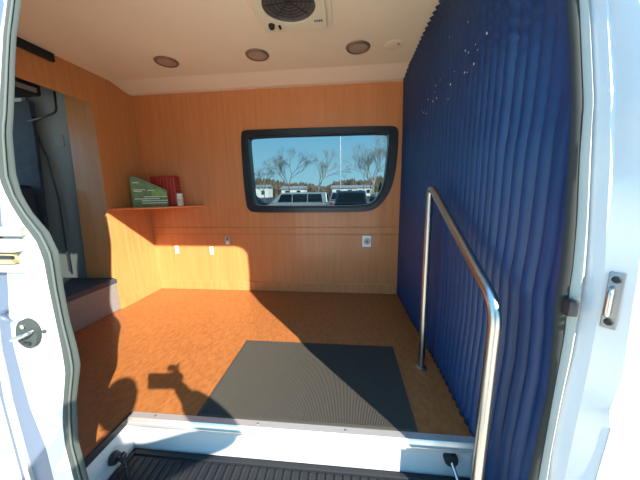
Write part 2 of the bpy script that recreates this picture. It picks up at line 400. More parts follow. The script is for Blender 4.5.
for y, z in SPECK:
    if z < .9: continue
    x = .578-.016*z-.0265
    bmesh.ops.create_icosphere(bm, subdivisions=1, radius=random.uniform(.0025,.0055), matrix=Matrix.Translation((x, y, z)) @ Matrix.Diagonal((.5,1,1.3,1)))
sp = obj('pale_specks', bm, label_w, ct, label='scattered pale specks'); sp['kind'] = 'stuff'  # small pale specks scattered over the upper curtain

# ------------------------------------------------------------------ handrail
def rounded(pts, rad, n=8):
    out = [Vector(pts[0])]
    for a, b, c in zip(pts, pts[1:], pts[2:]):
        a, b, c = Vector(a), Vector(b), Vector(c); u = (a-b).normalized(); v = (c-b).normalized()
        p, q = b+u*rad, b+v*rad
        for i in range(n+1):
            t = i/n; out.append(p*(1-t)**2 + b*2*t*(1-t) + q*t*t)
    out.append(Vector(pts[-1])); return out
XR = .475
h = thing('handrail', 'bent stainless steel tube handrail standing in front of the blue curtain', 'handrail', (XR,1.2,0))
bm = new(); tube(bm, rounded([(XR,.828,-.195),(XR,.828,.735),(XR,1.575,1.13),(XR,1.541,.008)], .075, 10), .0195, 24); obj('rail_tube', bm, chrome, h, 60)
bm = new(); lathe(bm, [(.020,0),(.034,0),(.034,.005),(.024,.010),(.0205,.012)], Matrix.Translation((XR,1.541,.0005)), 28); obj('floor_flange', bm, chrome, h, 40)
bm = new(); lathe(bm, [(.020,0),(.034,0),(.034,.005),(.024,.010),(.0205,.012)], Matrix.Translation((XR,.828,-.196)), 28); obj('step_flange', bm, chrome, h, 40)
for y, z in ((1.541,.006),(.828,-.191)):
    for k in range(3):
        a = 2*PI*k/3+.4; bm = new(); lathe(bm, [(.004,0),(.0035,.002),(0,.003)], Matrix.Translation((XR+.029*math.cos(a), y+.029*math.sin(a), z-.0005)), 8); obj('screw', bm, dark, h)

# ------------------------------------------------------------------ ceiling fixtures
labels = ['round ceiling puck light nearest the left partition, beside the cove', 'round ceiling puck light between the other two, left of the roof fan', 'round ceiling puck light right of the roof fan']
pk = None
for i, (x, y) in enumerate(((-1.46,2.225),(-.696,2.215),(.082,2.205))):
    if pk is None:
        pk = o = thing('puck_light', '', 'ceiling light', (0,0,0), 'puck lights in the ceiling')
        bm = new(); lathe(bm, [(.070,0),(.090,0),(.092,-.004),(.086,-.012),(.076,-.015),(.070,-.010)], seg=40); obj('trim_ring', bm, ring, o, 40)
        bm = new(); lathe(bm, [(.0,-.012),(.035,-.0115),(.071,-.008),(.071,0),(0,0)], seg=40); obj('lens', bm, lens, o, 40)
    else: o = copy_tree(pk)
    o.location = (x, y, ZC); o['label'] = labels[i]
bm = new(); lathe(bm, [(0,-.004),(.060,-.004),(.068,-.002),(.070,0),(0,0)], Matrix.Translation((.345,2.21,ZC)), 36)
cp = obj('ceiling_disc', bm, cream, None, 40); tag(cp, 'flat round cream disc on the ceiling between a puck light and the curtain', 'disc')
bm = new(); lathe(bm, [(0,-.007),(.007,-.006),(.009,0)], Matrix.Translation((.375,2.19,ZC-.002)), 12); obj('screw', bm, ring, cp)
# roof fan
fan = thing('roof_fan', 'square cream roof vent fan with a round dark insect screen', 'fan', (-.365,1.775,ZC))
bm = new(); cx, cy = -.325, 1.665
FR = .150; FY = -.015
circ = [(cx+FR*math.cos(2*PI*k/48), cy+FY+FR*math.sin(2*PI*k/48)) for k in range(48)]
o1 = [(cx-.235,cy-.25),(cx+.235,cy-.25),(cx+.235,cy+.235),(cx-.235,cy+.235)]
prism(bm, [(cx-.20,cy-.20),(cx+.20,cy-.20),(cx+.20,cy+.212),(cx-.20,cy+.212)], [circ], lambda u,v: (u,v,ZC-.040), lambda u,v: (u,v,ZC-.010))
obj('bezel', bm, whitepl, fan)
bm = new(); box(bm, cx-.235, cx+.235, cy-.235, cy+.245, ZC-.012, ZC, .004); obj('flange', bm, creamtr, fan)
bm = new(); lathe(bm, [(0,-.016),(.08,-.018),(.146,-.026),(.149,-.034),(.1495,-.034),(.1495,-.012),(0,-.012)], Matrix.Translation((cx,cy+FY,ZC)), 48)
sc_ = obj('insect_screen', bm, screen, fan, 40)
bm = new()
for k in range(1,6): 
    r_ = .024*k; tube(bm, [(cx+r_*math.cos(2*PI*i/32), cy+FY+r_*math.sin(2*PI*i/32), ZC-.020-.006*(k/6)**2) for i in range(33)], .0016, 5)
for k in range(8):
    a = PI*k/8*2; tube(bm, [(cx,cy+FY,ZC-.018),(cx+.145*math.cos(a),cy+FY+.145*math.sin(a),ZC-.028)], .0016, 5)
obj('screen_wires', bm, dark, sc_)
bm = new(); lathe(bm, [(0,-.022),(.014,-.022),(.018,-.016),(.020,0),(0,0)], Matrix.Translation((cx-.140,cy+.135,ZC-.040)), 20); obj('knob', bm, dark, fan, 40)
bm = new(); box(bm, cx-.100, cx-.086, cy+.140, cy+.172, ZC-.050, ZC-.039, .002); obj('switch', bm, dark, fan)
bm = new()
for k in range(4):
    bm.free(); bm = new(); box(bm, cx+.128+.013*k, cx+.137+.013*k, cy+.120, cy+.138, ZC-.042, ZC-.0395, .001, 1)
    if k < 3: obj('control_mark', bm, slot, fan); bm = new()
obj('control_mark', bm, slot, fan)
# dark rail under the ceiling at upper left
bm = new(); box(bm, XP-.054, XP-.026, .98, 2.0, 2.098, 2.156, .004); tag(obj('ceiling_rail', bm, dark), 'dark flat rail fixed under the ceiling at the top left of the partition', 'rail')

# ------------------------------------------------------------------ wall plates
def plate(name, lab, x0, x1, z0, z1, m, kind, cat='outlet'):
    t = thing(name, lab, cat, ((x0+x1)/2,YB,z0))
    cx, cz = (x0+x1)/2, (z0+z1)/2; yf = YB-.008
    bm = new(); box(bm, x0, x1, yf, YB-.0005, z0, z1, .003); obj('cover_plate', bm, m, t)
    if kind == 'switch':
        bm = new(); box(bm, cx-.008, cx+.008, yf-.010, yf+.001, cz-.014, cz+.014, .003); obj('toggle', bm, plate_w, t)
    elif kind == 'duplex':
        for s in (-1, 1):
            bm = new(); lathe(bm, [(0,.003),(.012,.003),(.014,0),(0,0)], Matrix.Translation((cx,yf,cz+s*.022)) @ Matrix.Rotation(R(90),4,'X'), 20); q = obj('socket', bm, slot if s > 0 else plate_w, t)
    else:
        bm = new(); lathe(bm, [(.012,.004),(.030,.006),(.034,.003),(.034,0),(.012,0)], Matrix.Translation((cx+.004,yf,cz)) @ Matrix.Rotation(R(90),4,'X'), 28); obj('socket_ring', bm, plate_g, t)
        bm = new(); lathe(bm, [(0,.003),(.013,.003),(.013,0)], Matrix.Translation((cx+.004,yf,cz)) @ Matrix.Rotation(R(90),4,'X'), 20); obj('socket', bm, slot, t)
    return t
plate('wall_switch', 'small white plate shining in the sun, left of the two low on the wall', -1.948,-1.908,.425,.515, plate_w, 'switch', 'switch')
plate('wall_switch', 'small white plate shining in the sun, nearer the beige outlet', -1.532,-1.492,.418,.508, plate_w, 'switch', 'switch')
plate('wall_outlet', 'small beige duplex outlet on the back wall under the seam, left of the window', -1.346,-1.284,.528,.625, plate_g, 'duplex')
plate('wall_outlet', 'white outlet plate with round socket low on the back wall near the curtain', .170,.262,.518,.638, plate_w, 'round')

# ------------------------------------------------------------------ corner shelf and what stands on it
sz = .974
bm = new(); prism(bm, [(XP-.024,2.245),(-1.545,YB-.001),(XP-.024,YB-.001)], [], lambda u,v: (u,v,sz), lambda u,v: (u,v,sz-.018))
sh = thing('corner_shelf', 'triangular wooden corner shelf where the partition meets the back wall', 'shelf', (-2.1,2.7,sz-.018))
obj('shelf_board', bm, wood, sh)
bm = new(); tube(bm, [(XP-.021,2.25,sz-.009),(-1.549,YB-.004,sz-.009)], .0095, 8); obj('edge_banding', bm, wood, sh)
# red carton at the back, green printed pack leaning in front of it
bx = thing('red_carton', 'red cardboard box with faint ribs behind the green printed pack on the corner shelf', 'box', (-1.96,2.66,sz))
X0, X1, Y0, Y1, Z1 = -2.075, -1.80, 2.656, 2.754, sz+.310
bm = new(); box(bm, X0, X1, Y0, Y1, sz+.001, Z1, .012, 3); obj('carton', bm, red, bx, 40)
fr_ = mat('faded_red_line', (.55,.16,.10), .5)
for i in range(6):
    bm = new(); box(bm, X0+.085+.036*i, X0+.088+.036*i, Y0-.0012, Y0+.0002, sz+.02, Z1-.012); obj('rib_line', bm, fr_, bx)
for i in range(6):
    bm = new(); box(bm, X1-.0003, X1+.001, Y0+.014, Y1-.012, sz+.03+.036*i, sz+.034+.036*i); obj('side_line', bm, fr_, bx)
gp = thing('printed_pack', 'green printed pack with a slanting top edge leaning before the red box', 'pack', (-2.05,2.5,sz))
MG = Matrix.Translation((-2.125,2.445,sz+.001)) @ Matrix.Rotation(R(36),4,'Z')
def gxf(bm): bmesh.ops.transform(bm, matrix=MG, verts=bm.verts)
bm = new(); prism(bm, [(0,0),(.31,0),(.31,.165),(.06,.295),(.012,.300),(.0,.285)], [], lambda u,v: (u,0,v), lambda u,v: (u,.022,v)); gxf(bm); obj('pack_face', bm, green, gp)
for i, (a, b, z) in enumerate(((.02,.12,.165),(.02,.09,.150),(.10,.30,.095),(.02,.24,.075),(.08,.31,.055),(.08,.30,.032),(.02,.07,.235),(.14,.20,.16))):
    bm = new(); box(bm, a, b, -.0012, -.0001, z, z+.008); gxf(bm); obj('print_line', bm, label_w, gp)
bm = new(); prism(bm, [(.17,.10),(.30,.10),(.30,.145),(.22,.18),(.17,.15)], [], lambda u,v: (u,-.0010,v), lambda u,v: (u,-.0001,v)); gxf(bm); obj('leaf_picture', bm, mat('light_green_print', (.30,.42,.06), .5, var=.4, vscale=40), gp, label='light green leaf picture')
jr = thing('pill_bottle', 'small white ribbed bottle standing right of the printed box', 'bottle', (-1.757,2.655,sz))
M_ = Matrix.Translation((-1.757,2.655,sz+.0005))
bm = new(); lathe(bm, [(0,0),(.030,0),(.033,.004),(.033,.088),(.026,.100),(0,.100)], M_, 28); obj('bottle_body', bm, label_w, jr, 40)
bm = new(); lathe(bm, [(0,.130),(.026,.130),(.029,.126),(.029,.101),(0,.101)], M_, 28); obj('cap', bm, plate_w, jr, 40)
bm = new(); lathe(bm, [(.0335,.02),(.0338,.022),(.0338,.075),(.0335,.077)], M_, 28); obj('label_band', bm, mat('pink_label', (.66,.42,.36), .5), jr, 40)

# ------------------------------------------------------------------ cab seen through the opening
bm = new(); box(bm, -2.74, XP-.008, 1.25, 2.195, .0005, .268, .006); sb = thing('seat_box', 'low grey carpeted box with dark lid on the floor in the cab opening', 'box', (-2.45,1.7,0)); obj('box_body', bm, boxgrey, sb)
bm = new(); box(bm, -2.75, XP-.004, 1.24, 2.198, .268, .312, .006); obj('lid', bm, darkcab, sb)
pt = thing('pillar_trim', 'grey plastic pillar trim inside the cab behind the belt', 'trim', (-2.8,2.4,0))
bm = new(); prism(bm, [(-2.48,0),(-2.44,2.15),(-2.95,2.15),(-3.05,1.5),(-3.10,.9),(-3.12,0)], [], lambda u,v: (u,2.34+.02*(1-v),v), lambda u,v: (u,2.46,v)); obj('trim_panel', bm, greytr, pt, 30)
bm = new(); box(bm, -2.72, -2.62, 2.318, 2.345, 1.55, 1.66, .01); obj('belt_anchor_cover', bm, greytr, pt, 30)
bt = [(-2.883,2.30,2.08),(-2.895,2.30,1.898),(-2.883,2.30,1.786),(-2.83,2.30,1.521),(-2.80,2.30,1.457),(-2.763,2.30,1.057),(-2.782,2.30,.664),(-2.796,2.30,.337)]
bm = new()
vs = []
for p_ in bt:
    p_ = Vector(p_); vs.append([bm.verts.new(p_+Vector(o_)) for o_ in ((-.012,0,0),(.012,0,0),(.012,.003,0),(-.012,.003,0))])
for a, b in zip(vs, vs[1:]):
    for k in range(4): bm.faces.new((a[k],a[(k+1)%4],b[(k+1)%4],b[k]))
tag(obj('seat_belt', bm, mat('belt_webbing', (.07,.07,.07), .8)), 'dark seat belt webbing hanging down the grey cab trim', 'seat belt')
bm = new(); tube(bm, rounded([(-2.533,2.25,2.13),(-2.559,2.25,1.83),(-2.66,2.25,1.80),(-2.86,2.25,1.76)], .04, 6), .009, 8)
tag(obj('cable_loop', bm, black, None, 180), 'thick black cable bent down behind the cab opening', 'cable')
st = thing('driver_seat', 'dark blue grey cab seat at the left edge of the opening', 'seat', (-3.1,2.0,0))
def pillow(bm, x0,x1,y0,y1,z0,z1,b): box(bm, x0,x1,y0,y1,z0,z1,b,4)
bm = new(); pillow(bm, -3.04,-2.90,1.72,2.24,.50,1.20,.05)
for v in bm.verts: v.co.x += -.0+.12*(v.co.z-.5)*-1*.0; 
obj('backrest', bm, darkcab, st, 60)
bm = new(); pillow(bm, -3.45,-2.92,1.74,2.22,.36,.52,.05); obj('seat_cushion', bm, darkcab, st, 60)
bm = new(); pillow(bm, -3.03,-2.93,1.84,2.12,1.24,1.47,.04); obj('headrest', bm, darkcab, st, 60)
for y in (1.93,2.03):
    bm = new(); tube(bm, [(-2.98,y,1.17),(-2.98,y,1.26)], .007, 8); obj('headrest_post', bm, chrome, st)
bm = new(); box(bm, -3.5,-2.95,1.80,2.16,.0,.36,.02); obj('seat_base', bm, dark, st)
oc = thing('overhead_console', 'dark storage console under the cab roof', 'console', (-3.0,2.0,1.75))
bm = new(); box(bm, -3.5,-2.60,1.5,2.20,1.93,2.12,.03); obj('console_body', bm, dark, oc, 40)
bm = new(); box(bm, -2.604,-2.592,1.6,2.15,1.95,1.99,.004); obj('console_lip', bm, greytr, oc)
bm = new(); prism(bm, [(-3.35,.3),(-2.94,.35),(-2.905,.92),(-2.83,1.7),(-2.81,1.93),(-3.35,1.93)], [], lambda u,v: (u+.012*math.sin(v*9),2.252,v), lambda u,v: (u,2.285,v)); tag(obj('cab_curtain', bm, darkcab, None, 40), 'dark blue cloth hanging behind the cab seat', 'curtain')

# ------------------------------------------------------------------ door hardware
# upper lock pair on the left pillar
lk = thing('door_latch', 'stacked three-plate metal latch on the sunlit left pillar', 'latch', (-1.12,.70,.86))
y_ = .722
latchm = mat('pale_zinc', (.30,.31,.27), .4, metal=.3)
for nm, z0, z1, x1, th, m in (('upper_plate',.975,1.005,-1.012,.014,latchm),('striker_body',.925,.968,-1.03,.026,latchm),('lower_plate',.858,.885,-1.03,.018,latchm)):
    bm = new(); box(bm, -1.175, x1, y_-th, y_+.012, z0, z1, .005); obj(nm, bm, m, lk, 40)
bm = new(); box(bm, -1.13, -1.05, y_-.020, y_+.01, .886, .922, .006); obj('bushing', bm, mat('brass_bushing', (.55,.42,.22), .35, metal=.6), lk, 40)
bm = new(); tube(bm, [(-1.17,y_-.03,.912),(-1.03,y_-.03,.912)], .006, 10); obj('latch_pin', bm, dark, lk, 60)
# oval striker below
bo = thing('door_striker', 'oval metal striker plate bolted to the left pillar below the latch', 'striker', (-1.07,.71,.6))
bm = new(); ov = [(-1.068+.040*math.cos(2*PI*k/28)*(1+.08*math.sin(4*PI*k/28)), .642+.052*math.sin(2*PI*k/28)) for k in range(28)]
prism(bm, ov, [], lambda u,v: (u,.706,v), lambda u,v: (u,.724,v)); obj('oval_plate', bm, rubber, bo)
bm = new(); tube(bm, rounded([(-1.095,.706,.628),(-1.095,.682,.634),(-1.038,.682,.654),(-1.038,.706,.658)], .012, 5), .0065, 10); obj('striker_loop', bm, chrome, bo, 60)
bm = new(); lathe(bm, [(0,.005),(.008,.005),(.009,0)], Matrix.Translation((-1.07,.706,.672)) @ Matrix.Rotation(R(90),4,'X'), 12); obj('bolt', bm, chrome, bo)
bm = new(); box(bm, -1.085,-1.055,.698,.708,.604,.616,.003); obj('lower_tab', bm, dark, bo)
bm = new(); lathe(bm, [(0,.006),(.006,.006),(.007,0)], Matrix.Translation((-1.015,.722,.648)) @ Matrix.Rotation(R(90),4,'X'), 12); tag(obj('screw_head', bm, rubber), 'small grey screw head on the white pillar right of the oval striker', 'screw')
bm = new(); tube(bm, rounded([(-1.150,.722,.715),(-1.135,.69,.715),(-1.112,.69,.706),(-1.108,.70,.690)], .012, 4), .007, 8)
tag(obj('hook', bm, bluegrey, None, 60), 'small blue grey hook on the left pillar edge above the oval striker', 'hook')
# right striker
rs = thing('door_striker', 'steel striker plate with loop on the right door jamb', 'striker', (.632,.67,.75))
M2 = Matrix.Translation((.6440,.6650,.830)) @ Matrix.Rotation(R(-48),4,'Z')
bm = new(); box(bm, -.014,.014,-.004,.004,-.072,.072,.003); bmesh.ops.transform(bm, matrix=M2, verts=bm.verts); obj('backing_plate', bm, mat('dull_steel', (.22,.22,.22), .35, metal=.7), rs, 40)
bm = new(); tube(bm, rounded([(-.004,-.003,-.032),(-.004,-.032,-.032),(-.004,-.032,.032),(-.004,-.003,.032)], .012, 5), .006, 10); bmesh.ops.transform(bm, matrix=M2, verts=bm.verts); obj('striker_loop', bm, chrome, rs, 60)
for s in (-1,1):
    bm = new(); lathe(bm, [(0,.006),(.007,.006),(.009,0)], M2 @ Matrix.Translation((0,-.004,s*.054)) @ Matrix.Rotation(R(90),4,'X'), 12); obj('bolt', bm, dark, rs)
bm = new(); box(bm, .571,.596,.690,.716,.772,.816,.005); tag(obj('rubber_stop', bm, black, None, 40), 'black rubber stop block clipped over the right seal', 'stop')
# bracket by the right end of the sill
br = thing('sill_bracket', 'dark round bracket on the sill beside the handrail foot', 'bracket', (.42,1.0,-.13))
bm = new(); lathe(bm, [(0,.03),(.026,.03),(.030,.024),(.030,0),(0,0)], Matrix.Translation((.475,1.052,-.095)) @ Matrix.Rotation(R(90),4,'X'), 24); obj('bracket_cap', bm, dark, br, 40)
bm = new(); tube(bm, [(.475,1.03,-.10),(.49,.96,-.15),(.50,.9,-.197)], .008, 10); obj('bracket_rod', bm, chrome, br, 60)
# roller arm on the step's left side
ra = thing('roller_arm', 'black door roller arm beside the left side of the step', 'roller', (-1.07,.93,-.19))
bm = new(); lathe(bm, [(0,.026),(.016,.026),(.026,.022),(.030,.012),(.030,.004),(.016,0),(0,0)], Matrix.Translation((-1.095,.93,-.125)) @ Matrix.Rotation(R(90),4,'Y'), 24); obj('roller_wheel', bm, black, ra, 40)
bm = new(); tube(bm, [(-1.068,.93,-.125),(-1.03,.92,-.13),(-1.01,.90,-.14)], .008, 10); tube(bm, [(-1.02,.915,-.085),(-1.015,.915,-.13),(-1.005,.905,-.195)], .008, 10); obj('arm', bm, black, ra, 60)
bm = new(); bmesh.ops.create_uvsphere(bm, u_segments=14, v_segments=10, radius=.014, matrix=Matrix.Translation((-1.02,.915,-.083))); obj('knob', bm, black, ra, 180)

# ------------------------------------------------------------------ outside: lot, cars, trees
bm = new(); box(bm, -160,160,-60,260,GZ-.5,GZ); bmesh.ops.subdivide_edges(bm, edges=bm.edges[:], cuts=2); g = struct('ground', bm, asphalt)
bm = new(); box(bm, -14,14,-25,2.9,GZ-.05,GZ+.002); struct('ground_bounce_slab', bm, bounce)  # unseen slab, added to bounce sunlight up onto the ceiling
def car(lab, x, y, rz, paint, kind, L=4.6, W=1.85, H=1.7):
    t = thing('parked_'+('van' if kind == 'van' else 'car'), lab, 'van' if kind == 'van' else 'car', (0,0,0), 'vehicles parked in the lot')
    hb_ = H*.56
    low = [(-L/2,.32),(-L/2,.62*hb_),(-L/2+.08,hb_*.9),(-L/2+.25,hb_),(L/2-1.0,hb_),(L/2-.12,hb_*.78),(L/2,hb_*.5),(L/2,.32)]
    if kind == 'van': cab = [(-L/2+.02,hb_),(-L/2+.12,H-.08),(-L/2+.3,H),(L/2-1.9,H),(L/2-1.5,H-.06),(L/2-.75,hb_)]
    elif kind == 'suv': cab = [(-L/2+.06,hb_),(-L/2+.38,H-.06),(-L/2+.6,H),(L/2-2.1,H),(L/2-1.8,H-.06),(L/2-1.1,hb_)]
    else: cab = [(-L/2+.45,hb_),(-L/2+1.15,H-.03),(-L/2+1.4,H),(L/2-2.1,H),(L/2-1.9,H-.03),(L/2-1.15,hb_)]
    bm = new(); prism(bm, low, [], lambda u,v: (u,-W/2,v), lambda u,v: (u,W/2,v)); 
    prism(bm, cab, [], lambda u,v: (u,-W/2+.06+.14*(v-hb_)/(H-hb_),v), lambda u,v: (u,W/2-.06-.14*(v-hb_)/(H-hb_),v))
    o = obj('body', bm, paints[paint], t)
    b = o.modifiers.new('b','BEVEL'); b.width=.05; b.segments=2; b.limit_method='ANGLE'
    bm = new()
    z0, z1 = hb_+.05, H-.12; xs = [c[0] for c in cab]; a0 = min(xs)+.25; a1 = max(xs)-.45
    k = (a1-a0-.3)/3
    for s in (-1,1):
        for i in range(3):
            u0, u1 = a0+.1+i*(k+.06), a0+.1+i*(k+.06)+k
            yy = lambda z: s*(W/2-.06-.14*(z-hb_)/(H-hb_)+.004)
            tp = (0 if i else .15, .28 if i == 2 else 0)
            v = [bm.verts.new(c_) for c_ in ((u0,yy(z0),z0),(u1,yy(z0),z0),(u1-tp[1],yy(z1),z1),(u0+tp[0]*.7,yy(z1),z1))]; f = bm.faces.new(v)
            bmesh.ops.solidify(bm, geom=[f], thickness=.01); obj('side_window', bm, carglass, t); bm = new()
    bm.free()
    (ua, va_), (ub, vb_) = cab[-1], cab[-2]; (uc, vc), (ud, vd) = cab[0], cab[1]
    for nm, (p0, p1), sgn in (('windscreen', ((ua,va_),(ub,vb_)), 1), ('rear_window', ((uc,vc),(ud,vd)), -1)):
        bm = new(); v = []
        for (f_, s) in ((.12,-1),(.12,1),(.92,1),(.92,-1)):
            u = p0[0]+(p1[0]-p0[0])*f_+sgn*.015; z = p0[1]+(p1[1]-p0[1])*f_+.01
            v.append(bm.verts.new((u, s*(W/2-.18-.14*f_), z)))
        f = bm.faces.new(v); bmesh.ops.solidify(bm, geom=[f], thickness=.012); obj(nm, bm, carglass, t)
    for u in (-L/2+.85, L/2-.9):
        for s in (-1,1):
            M_ = Matrix.Translation((u, s*(W/2-.02), .33)) @ Matrix.Rotation(R(-90*s),4,'X')
            bm = new(); lathe(bm, [(0,.0),(.20,.0),(.33,-.0),(.34,-.03),(.34,-.19),(.32,-.21),(0,-.21)], M_, 20); q = obj('wheel', bm, tyre, t, 30)
            bm = new(); lathe(bm, [(0,.012),(.06,.014),(.19,.006),(.20,.0)], M_, 20); obj('hub_cap', bm, hub, q, 30)
    for u, m, nm in ((L/2-.02,lampw,'headlamp'),(-L/2+.02,lampr,'tail_lamp')):
        for s in (-1,1):
            bm = new(); box(bm, u-.05,u+.05,s*(W/2-.28)-.16,s*(W/2-.28)+.16,hb_*.60,hb_*.76,.02); obj(nm, bm, m, t)
    t.location = (x, y, GZ); t.rotation_euler.z = rz
    return t
car('silver minivan parked side-on in the middle of the window view', -3.75, 19.5, PI, 'silver', 'van', 4.9, 1.9, 1.66)
car('dark navy van parked just right of the silver minivan', .35, 17.5, R(88), 'navy', 'van', 4.9, 2.0, 1.72)
car('silver hatchback parked beyond the silver minivan and the navy van', -.20, 26.0, R(75), 'silver', 'suv', 4.3, 1.8, 1.65)
car('black car parked at the left edge of the window view', -8.2, 21.5, R(70), 'black', 'sedan', 4.5, 1.8, 1.45)
car('grey car parked far left behind the black car', -12.0, 26.5, R(15), 'grey', 'suv', 4.5, 1.8, 1.6)
car('tan car parked right of the navy van', 2.5, 19.0, R(92), 'tan', 'suv', 4.4, 1.8, 1.6)
car('black sport utility car at the right edge of the window view', 6.3, 22.0, R(8), 'black', 'suv', 4.7, 1.9, 1.72)
def building(lab, x0, x1, y, h_, d):
    t = thing('distant_building', lab, 'building', ((x0+x1)/2,y,GZ))
    bm = new(); box(bm, x0,x1,y,y+d,GZ,GZ+h_); obj('walls', bm, wbuild, t)
    bm = new(); prism(bm, [(y-.4,GZ+h_),(y+d+.4,GZ+h_),(y+d/2,GZ+h_+1.0)], [], lambda u,v: (x0-.4,u,v), lambda u,v: (x1+.4,u,v)); obj('roof', bm, roofm, t)
    n = max(2, int((x1-x0)/5))
    for i in range(n):
        u = x0+(i+.5)*(x1-x0)/n; bm = new(); box(bm, u-.6,u+.6,y-.05,y+.02,GZ+1.0,GZ+2.2); obj('window', bm, carglass, t)
building('low white building far off at the left edge of the window view', -34,-27,90,3.4,6)
building('low white building far off above the silver minivan', -21,-13.5,85,2.7,6)
building('long low white building far off above the navy van', -4.5,3,85,2.7,6)
building('small white building far off right of the flagpole', 3.6,9,95,2.9,6)

def tree(lab, x, y, H, spread, m, depth=6, lean=0):
    bm = new()
    def branch(p, d, L, r, k):
        n = 3; pts = [p]; dd = d.copy()
        for i in range(n):
            dd = (dd + Vector((random.uniform(-.12,.12), random.uniform(-.12,.12), random.uniform(-.02,.12)))).normalized(); pts.append(pts[-1]+dd*L/n)
        tube(bm, pts, [r*(1-.35*i/n) for i in range(n+1)], 5 if k > depth-2 else 3)
        if k == 0: return
        for j in range(3 if k > 1 else 5):
            ax = dd.orthogonal().normalized(); ax.rotate(Quaternion(dd, random.uniform(0,2*PI)))
            nd = (dd + ax*random.uniform(.35,.8)*spread).normalized()
            branch(pts[random.choice((2,3,3))] if j else pts[-1], nd, L*random.uniform(.62,.82), r*.60, k-1)
    branch(Vector((x,y,GZ-.1)), Vector((lean,0,1)).normalized(), H*.30, H*.015, depth)
    o = obj('bare_tree', bm, m); tag(o, lab, 'tree', 'bare trees across the lot'); return o
tree('wide bare tree standing above the silver minivan', -9.1, 42, 8.6, 1.0, bark, 7)
tree('slim bare tree just left of the flagpole', -4.4, 42, 8.6, .8, barkp, 6)
tree('small bare tree at the left edge of the window view', -13.8, 44, 6.8, .95, bark, 6)
tree('tall bare tree right of the flagpole', 3.6, 36, 9.0, 1.0, barkp, 7)
tree('bare tree leaning at the right edge of the window view', 6.9, 38, 11.0, 1.0, barkp, 7, .12)
tree('thin bare tree between the two right-hand trees', 5.2, 56, 9.5, .8, bark, 6)
bm = new(); tube(bm, [(-.75,34,GZ),(-.75,34,GZ+9.5)], [.07,.04], 10); fp = thing('flagpole', 'tall pale pole rising above the navy van', 'pole', (-.75,34,GZ)); obj('pole', bm, plate_w, fp, 180)
bm = new(); bmesh.ops.create_uvsphere(bm, u_segments=12, v_segments=8, radius=.10, matrix=Matrix.Translation((-.75,34,GZ+9.55))); obj('finial', bm, plate_w, fp, 180)
bm = new(); tube(bm, [(2.55,40,GZ),(2.55,40,GZ+6.2)], [.06,.04], 8); lp_ = thing('lamp_post', 'thin lamp post standing right of the flagpole', 'lamp post', (2.55,40,GZ)); obj('post', bm, greytr, lp_, 180)
bm = new(); box(bm, 2.2,2.75,39.85,40.15,GZ+6.2,GZ+6.32,.03); obj('lamp_head', bm, greytr, lp_)
bm = new()
for i in range(2600):
    x = random.uniform(-75,55); y = random.uniform(105,140); hh = (6.3+1.3*math.sin(x*.11)+.8*math.sin(x*.37+2))*random.uniform(.6,1.05)
    w0 = random.uniform(.5,1.6)
    vs = [bm.verts.new((x+w0*math.cos(a), y+w0*math.sin(a), GZ)) for a in (0,1.57,3.14,4.71)]; mid = [bm.verts.new((x+w0*1.3*math.cos(a+.4), y+w0*1.3*math.sin(a+.4), GZ+hh*.6)) for a in (0,1.57,3.14,4.71)]; tp = bm.verts.new((x+random.uniform(-.4,.4), y, GZ+hh))
    for k in range(4): bm.faces.new((vs[k],vs[(k+1)%4],mid[(k+1)%4],mid[k])); bm.faces.new((mid[k],mid[(k+1)%4],tp))
tag(obj('distant_woodland', bm, brush), 'brown leafless woodland along the horizon', 'woodland', kind='stuff')

# ------------------------------------------------------------------ photographer outside the door (casts the arm and phone shadow)
def skinned(verts, edges, radii, root=0, sub=2):
    bm = new(); L_ = bm.verts.layers.skin.verify(); V_ = [bm.verts.new(v) for v in verts]
    for a, b in edges: bm.edges.new((V_[a], V_[b]))
    for v, r in zip(V_, radii): v[L_].radius = r if isinstance(r, tuple) else (r, r)
    V_[root][L_].use_root = True
    me = bpy.data.meshes.new('t'); bm.to_mesh(me); bm.free(); o = bpy.data.objects.new('t', me); C.objects.link(o)
    o.modifiers.new('s','SKIN').use_smooth_shade = True; m = o.modifiers.new('u','SUBSURF'); m.levels = sub; m.render_levels = sub
    dg = bpy.context.evaluated_depsgraph_get(); dg.update(); ev = o.evaluated_get(dg); r = bmesh.new(); r.from_mesh(ev.to_mesh()); ev.to_mesh_clear()
    bpy.data.objects.remove(o); return r
def join(a, b):
    me = bpy.data.meshes.new('j'); b.to_mesh(me); b.free(); a.from_mesh(me); bpy.data.meshes.remove(me)
PX, PY = .06, -.46
P = thing('person', 'person outside the door in a jacket and jeans holding up a phone', 'person', (PX,PY,GZ))
Sh = [(PX,PY,.38),(PX,PY,.62),(PX,PY+.0,.86),(PX,PY+.01,1.0),(PX,PY+.04,1.09),
      (PX+.19,PY+.0,.94),(.55,-.245,.955),(.225,-.090,1.015),(.148,-.040,1.042),
      (PX-.19,PY,.93),(PX-.36,PY+.10,.84),(PX-.245,PY+.16,1.0),(PX-.22,PY+.17,1.06),
      (PX+.10,PY,.36),(PX+.11,PY+.02,-.08),(PX+.12,PY,-.50),(PX-.10,PY,.36),(PX-.12,PY+.02,-.08),(PX-.14,PY,-.50)]
E_ = [(0,1),(1,2),(2,3),(3,4),(2,5),(5,6),(6,7),(7,8),(2,9),(9,10),(10,11),(11,12),(0,13),(13,14),(14,15),(0,16),(16,17),(17,18)]
rad = [(.115,.08),(.10,.07),(.11,.075),.05,.052,.055,.046,.040,.034,.055,.042,.030,.026,.085,.058,.040,.085,.058,.040]
body = skinned(Sh, E_, rad)
